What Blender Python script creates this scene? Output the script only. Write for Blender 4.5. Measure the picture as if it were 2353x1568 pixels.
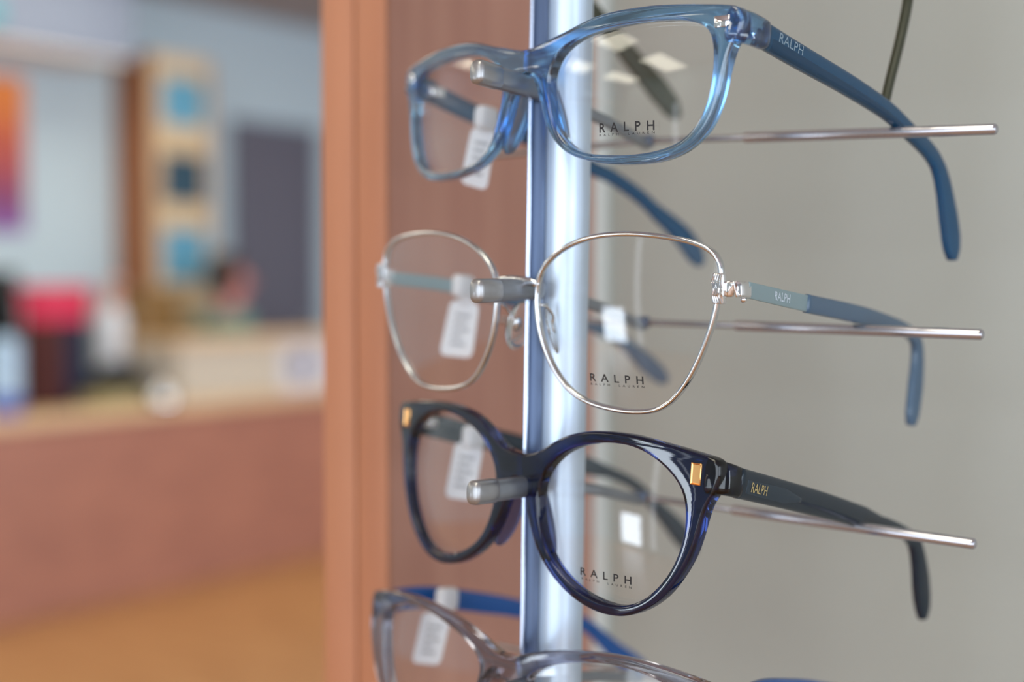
import bpy, bmesh, math, random
from mathutils import Vector, Matrix

# ------------------------------------------------------------------ scene, camera, light
scene = bpy.context.scene
for o in list(bpy.data.objects):
    bpy.data.objects.remove(o)
COL = scene.collection
random.seed(4)

F = 3268.0                      # focal length in pixels of the 2353 px wide frame (50 mm lens)
CX, CY = 1176.5, 784.0
CAM_H = 1.26
PITCH = math.radians(2.35)
CAM = Vector((0, 0, CAM_H))
AX = Vector((1, 0, 0))
AZ = Vector((0, math.cos(PITCH), -math.sin(PITCH)))       # forward
AY = Vector((0, -math.sin(PITCH), -math.cos(PITCH)))      # down

cam_d = bpy.data.cameras.new('camera')
cam_d.lens = 50.0
cam_d.sensor_width = 36.0
cam_d.clip_start = 0.01
cam_d.clip_end = 60
cam_d.dof.use_dof = True
cam_d.dof.focus_distance = 0.368
cam_d.dof.aperture_fstop = 5.0
cam_d.dof.aperture_blades = 0
cam = bpy.data.objects.new('camera', cam_d)
cam.location = CAM
cam.rotation_euler = (math.pi / 2 - PITCH, 0, 0)
COL.objects.link(cam)
scene.camera = cam

PSI = math.radians(35.0)        # the shop is turned 35 degrees against the camera
RA = Vector((math.cos(PSI), -math.sin(PSI), 0))           # along the display, to the right
RB = Vector((math.sin(PSI), math.cos(PSI), 0))            # into the display
ROOM = Matrix(((RA.x, RB.x, 0, 0), (RA.y, RB.y, 0, 0), (0, 0, 1, 0), (0, 0, 0, 1)))

world = bpy.data.worlds.new('world')
scene.world = world
world.use_nodes = True
bg = world.node_tree.nodes['Background']
bg.inputs[0].default_value = (0.80, 0.88, 1.0, 1)
bg.inputs[1].default_value = 0.6

vs = scene.view_settings
vs.view_transform = 'Standard'
vs.look = 'None'
vs.exposure = 0.0
vs.gamma = 1.0
vs.use_curve_mapping = False
scene.cycles.max_bounces = 10
scene.cycles.transmission_bounces = 9
scene.cycles.transparent_max_bounces = 18
scene.cycles.glossy_bounces = 4
scene.cycles.diffuse_bounces = 3
scene.cycles.sample_clamp_indirect = 6.0

def area_light(name, a, b, z, sx, sz, col, power, into):
    """Daylight or added fill from a window opening; `into` is the direction into the shop in shop axes."""
    d = bpy.data.lights.new(name, 'AREA')
    d.shape = 'RECTANGLE'
    d.size, d.size_y = sx, sz
    d.color = col
    d.energy = power
    o = bpy.data.objects.new(name, d)
    zc = -(ROOM.to_3x3() @ Vector(into)).normalized()
    yc = Vector((0, 0, 1))
    m = Matrix((yc.cross(zc), yc, zc)).transposed()
    o.matrix_world = Matrix.Translation(ROOM @ Vector((a, b, z))) @ m.to_4x4()
    COL.objects.link(o)
    return o

FRONT_B = -4.6
RIGHT = 4.8
DAY = (0.80, 0.90, 1.0)
TO_B, TO_A = (0, 1, 0), (-1, 0, 0)
area_light('daylight_shopfront', 1.3, FRONT_B + 0.01, 1.275, 6.0, 2.15, DAY, 165, TO_B)
area_light('daylight_low_window', -4.225, FRONT_B + 0.01, 0.42, 0.75, 0.68, DAY, 20, TO_B)
area_light('daylight_sidelight', -3.43, FRONT_B + 0.01, 1.09, 0.14, 2.02, DAY, 2.2, TO_B)
area_light('fill_right_front', RIGHT - 0.01, -2.0, 1.275, 3.0, 2.15, DAY, 100, TO_A)  # added fill from the right, brightens the partition's side face
area_light('fill_right_rear', RIGHT - 0.01, 5.0, 1.275, 8.0, 2.15, DAY, 400, TO_A)  # added fill, brightens the far wall, counter and floor

# ------------------------------------------------------------------ helpers
def lin(c):
    c /= 255.0
    return c / 12.92 if c <= 0.04045 else ((c + 0.055) / 1.055) ** 2.4

def rgb(r, g, b):
    return (lin(r), lin(g), lin(b), 1)

def setin(node, name, val):
    if name in node.inputs:
        node.inputs[name].default_value = val

def mat(name, color, rough=0.5, metal=0.0, trans=0.0, ior=1.49, emit=None, estr=0.0, coat=0.0,
        noise=0.0, nscale=40.0, bump=0.0, sss=0.0, spec=None):
    m = bpy.data.materials.new(name)
    m.use_nodes = True
    nt = m.node_tree
    b = nt.nodes['Principled BSDF']
    setin(b, 'Base Color', color)
    setin(b, 'Roughness', rough)
    setin(b, 'Metallic', metal)
    setin(b, 'Transmission Weight', trans)
    setin(b, 'IOR', ior)
    setin(b, 'Coat Weight', coat)
    setin(b, 'Coat Roughness', 0.05)
    if spec is not None:
        setin(b, 'Specular IOR Level', spec)
    if sss:
        setin(b, 'Subsurface Weight', sss)
        setin(b, 'Subsurface Scale', 0.002)
    if emit:
        setin(b, 'Emission Color', emit)
        setin(b, 'Emission Strength', estr)
    if noise or bump:
        tc = nt.nodes.new('ShaderNodeTexCoord')
        nz = nt.nodes.new('ShaderNodeTexNoise')
        nz.inputs['Scale'].default_value = nscale
        nz.inputs['Detail'].default_value = 4
        nt.links.new(tc.outputs['Object'], nz.inputs['Vector'])
        if noise:
            mx = nt.nodes.new('ShaderNodeMix')
            mx.data_type = 'RGBA'
            mx.inputs[6].default_value = tuple(c * (1 - noise) for c in color[:3]) + (1,)
            mx.inputs[7].default_value = tuple(min(1, c * (1 + noise)) for c in color[:3]) + (1,)
            nt.links.new(nz.outputs['Fac'], mx.inputs[0])
            nt.links.new(mx.outputs[2], b.inputs['Base Color'])
        if bump:
            bp = nt.nodes.new('ShaderNodeBump')
            bp.inputs['Strength'].default_value = bump
            bp.inputs['Distance'].default_value = 0.001
            nt.links.new(nz.outputs['Fac'], bp.inputs['Height'])
            nt.links.new(bp.outputs['Normal'], b.inputs['Normal'])
    return m

def wood(name, c1, c2, rough=0.45, scale=(60, 60, 3), coat=0.0):
    m = mat(name, c1, rough, coat=coat)
    nt = m.node_tree
    b = nt.nodes['Principled BSDF']
    tc = nt.nodes.new('ShaderNodeTexCoord')
    mp = nt.nodes.new('ShaderNodeMapping')
    mp.inputs['Scale'].default_value = scale
    n1 = nt.nodes.new('ShaderNodeTexNoise')
    n1.inputs['Scale'].default_value = 1.0
    n1.inputs['Detail'].default_value = 6
    n1.inputs['Distortion'].default_value = 0.6
    cr = nt.nodes.new('ShaderNodeValToRGB')
    cr.color_ramp.elements[0].position = 0.3
    cr.color_ramp.elements[0].color = c1
    cr.color_ramp.elements[1].position = 0.7
    cr.color_ramp.elements[1].color = c2
    nt.links.new(tc.outputs['Object'], mp.inputs['Vector'])
    nt.links.new(mp.outputs['Vector'], n1.inputs['Vector'])
    nt.links.new(n1.outputs['Fac'], cr.inputs['Fac'])
    nt.links.new(cr.outputs['Color'], b.inputs['Base Color'])
    return m

def thin_lens(name, tint=(1, 1, 1, 1), ior=1.5):
    """Clear sheet: lets light straight through, mirrors by Fresnel on both faces."""
    m = bpy.data.materials.new(name)
    m.use_nodes = True
    nt = m.node_tree
    nt.nodes.remove(nt.nodes['Principled BSDF'])
    out = nt.nodes['Material Output']
    geo = nt.nodes.new('ShaderNodeNewGeometry')
    mr = nt.nodes.new('ShaderNodeMapRange')
    mr.inputs['To Min'].default_value = ior
    mr.inputs['To Max'].default_value = 1.0 / ior
    fr = nt.nodes.new('ShaderNodeFresnel')
    tr = nt.nodes.new('ShaderNodeBsdfTransparent')
    tr.inputs[0].default_value = tint
    gl = nt.nodes.new('ShaderNodeBsdfGlossy')
    gl.inputs['Roughness'].default_value = 0.0
    mx = nt.nodes.new('ShaderNodeMixShader')
    nt.links.new(geo.outputs['Backfacing'], mr.inputs['Value'])
    nt.links.new(mr.outputs['Result'], fr.inputs['IOR'])
    nt.links.new(fr.outputs[0], mx.inputs[0])
    nt.links.new(tr.outputs[0], mx.inputs[1])
    nt.links.new(gl.outputs[0], mx.inputs[2])
    nt.links.new(mx.outputs[0], out.inputs['Surface'])
    return m

def add(o, parent=None):
    COL.objects.link(o)
    if parent is not None:
        o.parent = parent
    return o

def mesh(name, verts, faces, m, parent=None, smooth=True, s=0.001, sharp=None):
    me = bpy.data.meshes.new(name)
    me.from_pydata([(v[0] * s, v[1] * s, v[2] * s) for v in verts], [], faces)
    bm = bmesh.new()
    bm.from_mesh(me)
    bmesh.ops.recalc_face_normals(bm, faces=bm.faces)
    if sharp is not None:
        for e in bm.edges:
            if len(e.link_faces) == 2 and e.calc_face_angle(0) > sharp:
                e.smooth = False
    for f in bm.faces:
        f.smooth = smooth
    bm.to_mesh(me)
    bm.free()
    if m:
        me.materials.append(m)
    return add(bpy.data.objects.new(name, me), parent)

def bm_obj(name, bm, m, parent=None, smooth=True, sharp=math.radians(40)):
    bmesh.ops.recalc_face_normals(bm, faces=bm.faces)
    for f in bm.faces:
        f.smooth = smooth
    for e in bm.edges:
        if len(e.link_faces) == 2 and e.calc_face_angle(0) > sharp:
            e.smooth = False
    me = bpy.data.meshes.new(name)
    bm.to_mesh(me)
    bm.free()
    if m:
        me.materials.append(m)
    return add(bpy.data.objects.new(name, me), parent)

def box_bm(x0, x1, y0, y1, z0, z1, bev=0.0, seg=2):
    bm = bmesh.new()
    bmesh.ops.create_cube(bm, size=1.0)
    for v in bm.verts:
        v.co = Vector((x0 + (v.co.x + .5) * (x1 - x0), y0 + (v.co.y + .5) * (y1 - y0), z0 + (v.co.z + .5) * (z1 - z0)))
    if bev > 0:
        bmesh.ops.bevel(bm, geom=list(bm.edges), offset=bev, segments=seg, affect='EDGES', profile=0.5)
    return bm

def box(name, x0, x1, y0, y1, z0, z1, m, parent=None, bev=0.0, seg=2):
    return bm_obj(name, box_bm(x0, x1, y0, y1, z0, z1, bev, seg), m, parent)

def tag(o, label=None, cat=None, group=None, kind=None):
    if label:
        o['label'] = label
    if cat:
        o['category'] = cat
    if group:
        o['group'] = group
    if kind:
        o['kind'] = kind
    return o

def empty(name, loc=(0, 0, 0), rot=None, label=None, cat=None, group=None):
    o = bpy.data.objects.new(name, None)
    o.empty_display_size = 0.01
    if rot is not None:
        o.matrix_world = Matrix.Translation(loc) @ rot.to_4x4()
    else:
        o.location = loc
    COL.objects.link(o)
    return tag(o, label, cat, group)

def cam_pt(x, y, z):
    """camera millimetres (right, down, forward) -> world metres"""
    return CAM + (AX * x + AY * y + AZ * z) * 0.001

def pix(px, py, z):
    return cam_pt((px - CX) / F * z, (py - CY) / F * z, z)

def catmull(P, n=6, closed=False):
    P = [Vector(p) for p in P]
    N = len(P)
    out = []
    rng = N if closed else N - 1
    for i in range(rng):
        if closed:
            p0, p1, p2, p3 = P[i - 1], P[i], P[(i + 1) % N], P[(i + 2) % N]
        else:
            p1, p2 = P[i], P[i + 1]
            p0 = P[i - 1] if i > 0 else p1 * 2 - p2
            p3 = P[i + 2] if i + 2 < N else p2 * 2 - p1
        for j in range(n):
            t = j / n
            out.append(0.5 * ((2 * p1) + (p2 - p0) * t + (2 * p0 - 5 * p1 + 4 * p2 - p3) * t * t + (3 * p1 - p0 - 3 * p2 + p3) * t ** 3))
    if not closed:
        out.append(P[-1])
    return out

def relax(P, it=3, closed=True):
    for _ in range(it):
        N = len(P)
        Q = []
        for i in range(N):
            if not closed and (i == 0 or i == N - 1):
                Q.append(P[i])
            else:
                Q.append(P[i] * 0.5 + (P[i - 1] + P[(i + 1) % N]) * 0.25)
        P = Q
    return P

def resample(P, n, closed=False):
    P = list(P)
    if closed:
        P = P + [P[0]]
    d = [0.0]
    for a, b in zip(P[:-1], P[1:]):
        d.append(d[-1] + (b - a).length)
    L = d[-1]
    out = []
    k = 0
    cnt = n if closed else n - 1
    for i in range(n):
        t = L * i / cnt
        while k < len(d) - 2 and d[k + 1] < t:
            k += 1
        sp = d[k + 1] - d[k]
        f = 0 if sp < 1e-9 else (t - d[k]) / sp
        out.append(P[k].lerp(P[k + 1], min(1, max(0, f))))
    return out

def lerp_tab(tab, t):
    if t <= tab[0][0]:
        return tab[0][1]
    for (a, va), (b, vb) in zip(tab[:-1], tab[1:]):
        if t <= b:
            return va + (vb - va) * (t - a) / (b - a)
    return tab[-1][1]

def loft(path, hs, ts, side, nsec=14, expo=3.2, closed=False, round_ends=True):
    """sweep a superellipse: hs = half height, ts = half thickness (thickness lies along `side`)"""
    N = len(path)
    rings = []
    def frame(i):
        if closed:
            tg = path[(i + 1) % N] - path[i - 1]
        else:
            tg = path[min(i + 1, N - 1)] - path[max(i - 1, 0)]
        tg.normalize()
        sd = side(i) if callable(side) else side
        sd = Vector(sd)
        sd = (sd - tg * sd.dot(tg)).normalized()
        up = tg.cross(sd).normalized()
        return tg, sd, up
    def ring(c, sd, up, h, t):
        r = []
        for j in range(nsec):
            a = 2 * math.pi * j / nsec
            ca, sa = math.cos(a), math.sin(a)
            x = math.copysign(abs(ca) ** (2 / expo), ca) * t
            y = math.copysign(abs(sa) ** (2 / expo), sa) * h
            r.append(c + sd * x + up * y)
        return r
    for i in range(N):
        tg, sd, up = frame(i)
        h, t = hs[i], ts[i]
        if not closed and round_ends and i == 0:
            e = min(h, t) * 0.5
            rings.append(ring(path[0] - tg * e, sd, up, h * .6, t * .6))
            rings.append(ring(path[0] - tg * e * .6, sd, up, h * .88, t * .88))
        rings.append(ring(path[i], sd, up, h, t))
        if not closed and round_ends and i == N - 1:
            e = min(h, t) * 0.5
            rings.append(ring(path[i] + tg * e * .6, sd, up, h * .88, t * .88))
            rings.append(ring(path[i] + tg * e, sd, up, h * .6, t * .6))
    V = [v for r in rings for v in r]
    M = len(rings)
    Fc = []
    for i in range(M if closed else M - 1):
        for j in range(nsec):
            a, b = i * nsec + j, i * nsec + (j + 1) % nsec
            i2 = (i + 1) % M
            Fc.append((a, b, i2 * nsec + (j + 1) % nsec, i2 * nsec + j))
    if not closed:
        Fc.append(tuple(range(nsec))[::-1])
        Fc.append(tuple((M - 1) * nsec + j for j in range(nsec)))
    return V, Fc

def tube(name, pts, r, m, parent=None, n=12, closed=False, s=0.001):
    N = len(pts)
    side = lambda i: (Vector((0, 0, 1)) if abs((pts[min(i + 1, N - 1)] - pts[max(i - 1, 0)]).normalized().z) < .9 else Vector((1, 0, 0)))
    V, Fc = loft(pts, [r] * N, [r] * N, side, n, 2.0, closed)
    return mesh(name, V, Fc, m, parent, True, s, sharp=math.radians(50))

def ellipsoid(name, c, r, m, parent=None, s=0.001, seg=20, rot=None, fn=None):
    bm = bmesh.new()
    bmesh.ops.create_uvsphere(bm, u_segments=seg, v_segments=seg // 2 + 2, radius=1)
    for v in bm.verts:
        p = Vector((v.co.x * r[0], v.co.y * r[1], v.co.z * r[2]))
        if fn:
            p = fn(p)
        if rot:
            p = rot @ p
        v.co = (Vector(c) + p) * s
    return bm_obj(name, bm, m, parent)

def text_verts(txt, spacing=1.0, bold=0.0):
    """flat outline lettering -> (verts, faces) with x from 0..W and cap height 0..1"""
    cu = bpy.data.curves.new('lettering', 'FONT')
    cu.body = txt
    cu.space_character = spacing
    cu.offset = bold
    cu.resolution_u = 3
    ob = bpy.data.objects.new('lettering', cu)
    COL.objects.link(ob)
    dg = bpy.context.evaluated_depsgraph_get()
    dg.update()
    me = bpy.data.meshes.new_from_object(ob.evaluated_get(dg))
    V = [tuple(v.co) for v in me.vertices]
    Fc = [tuple(p.vertices) for p in me.polygons]
    bpy.data.objects.remove(ob)
    bpy.data.meshes.remove(me)
    xs = [v[0] for v in V]
    ys = [v[1] for v in V]
    x0, x1, y0, y1 = min(xs), max(xs), min(ys), max(ys)
    V = [((v[0] - x0) / (x1 - x0), (v[1] - y0) / (y1 - y0)) for v in V]
    return V, Fc

# ------------------------------------------------------------------ materials
M_wood = wood('wood_cherry', rgb(180, 130, 114), rgb(192, 143, 125), 0.4, (90, 90, 5))
M_wood_edge = wood('wood_edge', rgb(168, 109, 77), rgb(180, 121, 89), 0.45, (60, 60, 4))
M_panel = mat('laminate_beige', rgb(156, 158, 151), 0.32, noise=0.02, nscale=6)
M_trimstrip = mat('corner_strip', rgb(205, 215, 214), 0.35)
M_alu = mat('anodised_aluminium', rgb(198, 214, 232), 0.38, 0.55, noise=0.03, nscale=25)
M_alu_dark = mat('aluminium_groove', rgb(88, 102, 128), 0.38, 0.8)
M_alu_lip = mat('aluminium_lip', rgb(186, 198, 220), 0.25, 0.9)
M_satin = mat('satin_grey_metal', rgb(138, 143, 151), 0.38, 0.75, noise=0.04, nscale=300)
M_satin_tip = mat('satin_grey_cap', rgb(158, 158, 160), 0.32, 0.75)
M_wire = mat('steel_wire', rgb(160, 158, 162), 0.25, 0.9)
M_sleeve = mat('clear_sleeved_rod', rgb(172, 171, 178), 0.16, 0.8, coat=0.6)
M_chrome = mat('chrome', rgb(225, 224, 226), 0.06, 1.0)
M_goldish = mat('polished_silver', rgb(206, 208, 212), 0.12, 1.0)
M_rosegold = mat('rose_gold', rgb(225, 170, 110), 0.15, 1.0)
M_print = mat('black_print', rgb(22, 20, 26), 0.5)
M_foil = mat('silver_foil_print', rgb(160, 182, 200), 0.3, 0.6)
M_foil_light = mat('light_foil_print', rgb(212, 226, 240), 0.3, 0.3)
M_goldfoil = mat('gold_foil_print', rgb(205, 185, 130), 0.35, 0.5)
M_lens = thin_lens('demo_lens')
M_blue = mat('acetate_blue', rgb(120, 176, 228), 0.12, trans=0.985, ior=1.49, coat=1.0)
M_blue_t = mat('acetate_blue_temple', rgb(24, 96, 144), 0.12, trans=0.7, ior=1.49)
M_navy = mat('acetate_navy', rgb(26, 42, 92), 0.03, trans=1.0, ior=1.49)
M_navy_pad = mat('acetate_navy_thin', rgb(118, 130, 178), 0.05, trans=0.96, ior=1.3)
M_navy_t = mat('acetate_navy_temple', rgb(18, 38, 54), 0.1, trans=0.25, ior=1.49)
M_core = mat('temple_core', rgb(40, 54, 66), 0.35, 0.2)
M_sage = mat('sage_enamel', rgb(134, 156, 162), 0.3, 0.15)
M_tip_blue = mat('temple_tip_blue_grey', rgb(84, 112, 140), 0.18, trans=0.3)
M_crys = mat('acetate_crystal_grey', rgb(158, 160, 176), 0.04, trans=0.97)
M_royal = mat('acetate_royal_blue', rgb(10, 88, 168), 0.12, trans=0.25)
M_green = mat('acetate_dark_olive', rgb(66, 70, 54), 0.15, trans=0.3)
M_pad = mat('silicone_pad', rgb(238, 240, 240), 0.12, trans=0.95, ior=1.4)
M_paper = mat('tag_paper', rgb(214, 216, 222), 0.6)
M_tagprint = mat('tag_print', rgb(150, 152, 160), 0.6)

# ------------------------------------------------------------------ display bay (structure)
def w2(x, z):                    # camera plan millimetres -> world metres
    return Vector((x * .001, z * .001, 0))

def ray_hit(px, p0, d):
    """where the pixel column px meets the plan line p0 + t d (world metres)"""
    r = (px - CX) / F
    return p0 + d * ((r * p0.y - p0.x) / (d.x - r * d.y))

edge_r = w2((895 - CX) / F * 530, 530)                  # near right corner of the partition
edge_l = ray_hit(752, edge_r, RA)                       # its left corner
corner = ray_hit(1372, edge_r, RB)                      # where it meets the back panel
def room_of(p):
    return ROOM.inverted() @ p
er, el, co = room_of(edge_r), room_of(edge_l), room_of(corner)

wall_side = tag(box('wall_side', el.x, er.x, er.y, co.y + .06, 0, 2.35, M_wood), kind='structure')
wall_side.matrix_world = ROOM
M_wood_edge2 = wood('wood_edge_inner', rgb(165, 106, 75), rgb(177, 118, 86), 0.45, (60, 60, 4))
jn = room_of(ray_hit(826, edge_r, RA)).x               # joint between the two lipping boards
box('edge_strip', el.x - .0004, jn - .0003, er.y - .0024, er.y, 0, 2.35, M_wood_edge, wall_side, 0.0008)
box('edge_strip', jn + .0003, er.x + .0004, er.y - .0022, er.y, 0, 2.35, M_wood_edge2, wall_side, 0.0008)
wall_back = tag(box('wall_back', er.x, er.x + 1.3, co.y, co.y + .02, 0, 2.35, M_panel), kind='structure')
wall_back.matrix_world = ROOM
trim = tag(box('trim_1', er.x + .0006, er.x + .0066, co.y - .005, co.y - .0002, 0, 2.35, M_trimstrip, bev=.0006), kind='structure')
trim.matrix_world = ROOM

# ------------------------------------------------------------------ display pole
TILT = 0.0155
pole_mid = cam_pt((1294 - CX) / F * 414, 0, 414)
prot = Matrix.Rotation(TILT, 3, 'Y')
pole_base = pole_mid - prot @ Vector((0, 0, pole_mid.z / math.cos(TILT)))
pole = empty('display_pole', pole_base, prot,
             'brushed aluminium display pole carrying the spectacle holders', 'pole')
def cyl(name, r, z0, z1, m, parent, n=48, cx=0, cy=0):
    V, Fc = [], []
    for z in (z0, z1):
        for j in range(n):
            a = 2 * math.pi * j / n
            V.append((cx + r * math.cos(a), cy + r * math.sin(a), z))
    for j in range(n):
        Fc.append((j, (j + 1) % n, n + (j + 1) % n, n + j))
    Fc.append(tuple(range(n))[::-1])
    Fc.append(tuple(range(n, 2 * n)))
    return mesh(name, V, Fc, m, parent, True, 0.001, math.radians(50))
cyl('tube', 7.1, 0, 2150, M_alu, pole)
box('groove', -.0101, -.0060, -.0045, .004, 0, 2.15, M_alu_dark, pole, .0003)
box('lip', -.0112, -.0101, -.0085, .003, 0, 2.15, M_alu_lip, pole, .0003)
box('foot_plate', -.04, .04, -.03, .03, 0, .006, M_alu_dark, pole, .001)

# ------------------------------------------------------------------ holders
def up_shift(p, mm):
    return p + Vector((0, 0, mm * .001))

ROWS = [
    # tip px, bar root px, elbow, right end, sleeve start px, left end
    dict(tip=(1098, 165, 379), root=(1234, 206, 403), elbow=(1487, 324, 454), end=(2285, 297, 385), sleeve=1712, left=(1140, 357, 496)),
    dict(tip=(1097, 669, 379), root=(1230, 665, 403), elbow=(1476, 741, 455), end=(2253, 769, 388), sleeve=1694, left=(1150, 735, 494)),
    dict(tip=(1090, 1133, 380), root=(1222, 1117, 404), elbow=(1472, 1142, 455), end=(2236, 1250, 390), sleeve=1690, left=(1150, 1108, 494)),
]
def row_pts(i):
    src = ROWS[min(max(i - 1, 0), 2)]
    d = 57.5 if i == 0 else (-57.5 if i == 4 else 0)
    g = {k: up_shift(pix(*src[k]), d) for k in ('tip', 'root', 'elbow', 'end', 'left')}
    e, r = g['elbow'], g['end']
    rr = (src['sleeve'] - CX) / F
    dx = r - e
    t = (rr * e.y - e.x) / (dx.x - rr * dx.y)
    g['sleeve'] = e + dx * t
    if i in (0, 4):                        # keep to the leaning pole
        sh = Vector((d * .001 * TILT, 0, 0))
        g = {k: v + sh for k, v in g.items()}
    return g

HL = ['at the top edge of the picture, above the light blue spectacles', 'under the bridge of the light blue spectacles',
      'under the bridge of the silver wire spectacles', 'under the bridge of the navy round spectacles',
      'at the bottom edge, under the crystal grey spectacles']
for i in range(5):
    g = row_pts(i)
    base = g['root']
    h = empty('frame_holder', base, None, 'grey metal holder arm ' + HL[i], 'holder', 'spectacle holders on the pole')
    L = lambda p: (p - base) * 1000
    tip, root = L(g['tip']), L(g['root'])
    d = (root - tip)
    side = Vector((0, 0, 1)).cross(d).normalized()
    capend = tip + d * 0.30
    P = [tip, tip + d * .15, capend]
    V, Fc = loft(P, [3.3, 3.35, 3.35], [2.35, 2.4, 2.4], side, 20, 3.0)
    mesh('end_cap', V, Fc, M_satin_tip, h, True, .001, math.radians(45))
    P = [capend + d * .002, tip + d * .6, root, root + d * .06]
    V, Fc = loft(P, [3.05, 3.0, 2.9, 2.9], [2.2, 2.2, 2.2, 2.2], side, 20, 3.0)
    mesh('nose_bar', V, Fc, M_satin, h, True, .001, math.radians(45))
    el_, en, sl, lf = L(g['elbow']), L(g['end']), L(g['sleeve']), L(g['left'])
    back = root + Vector((8, 14, -1.5))
    V, Fc = loft([back, back.lerp(el_, .5), el_ + Vector((0, 0, -1.2))], [1.7] * 3, [1.5] * 3, Vector((1, 0, 0)), 14, 3.0)
    mesh('rear_arm', V, Fc, M_satin, h, True, .001, math.radians(45))
    V, Fc = loft([el_ - Vector((1.6, 0, 0)), el_ + Vector((1.6, 0, 0))], [1.9] * 2, [1.9] * 2, Vector((0, 1, 0)), 14, 3.0)
    mesh('joint', V, Fc, M_alu_dark, h, True, .001, math.radians(45))
    tube('cross_wire', [lf, lf.lerp(el_, .5), el_, sl + (en - sl) * .05], 0.95, M_wire, h)
    tube('sleeve', [sl, sl.lerp(en, .5), en], 1.6, M_sleeve, h, 16)

# ------------------------------------------------------------------ spectacles
def rot_cam(yaw, pit, rol):
    cy, sy, cp, sp, cr, sr = math.cos(yaw), math.sin(yaw), math.cos(pit), math.sin(pit), math.cos(rol), math.sin(rol)
    return Matrix(((cy, 0, sy), (0, 1, 0), (-sy, 0, cy))) @ Matrix(((1, 0, 0), (0, cp, -sp), (0, sp, cp))) @ Matrix(((cr, -sr, 0), (sr, cr, 0), (0, 0, 1)))

def pose(yaw, pit, rol, px, py, D):
    """local x = to the wearer's left lens side in view (right), y = back along the temples, z = up"""
    R = rot_cam(yaw, pit, rol)
    M = Matrix((AX, AY, AZ)).transposed()
    Wm = M @ R
    u, v, w = Wm.col[0], Wm.col[1], Wm.col[2]
    m = Matrix((u, w, -v)).transposed()
    return pix(px, py, D), m

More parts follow.
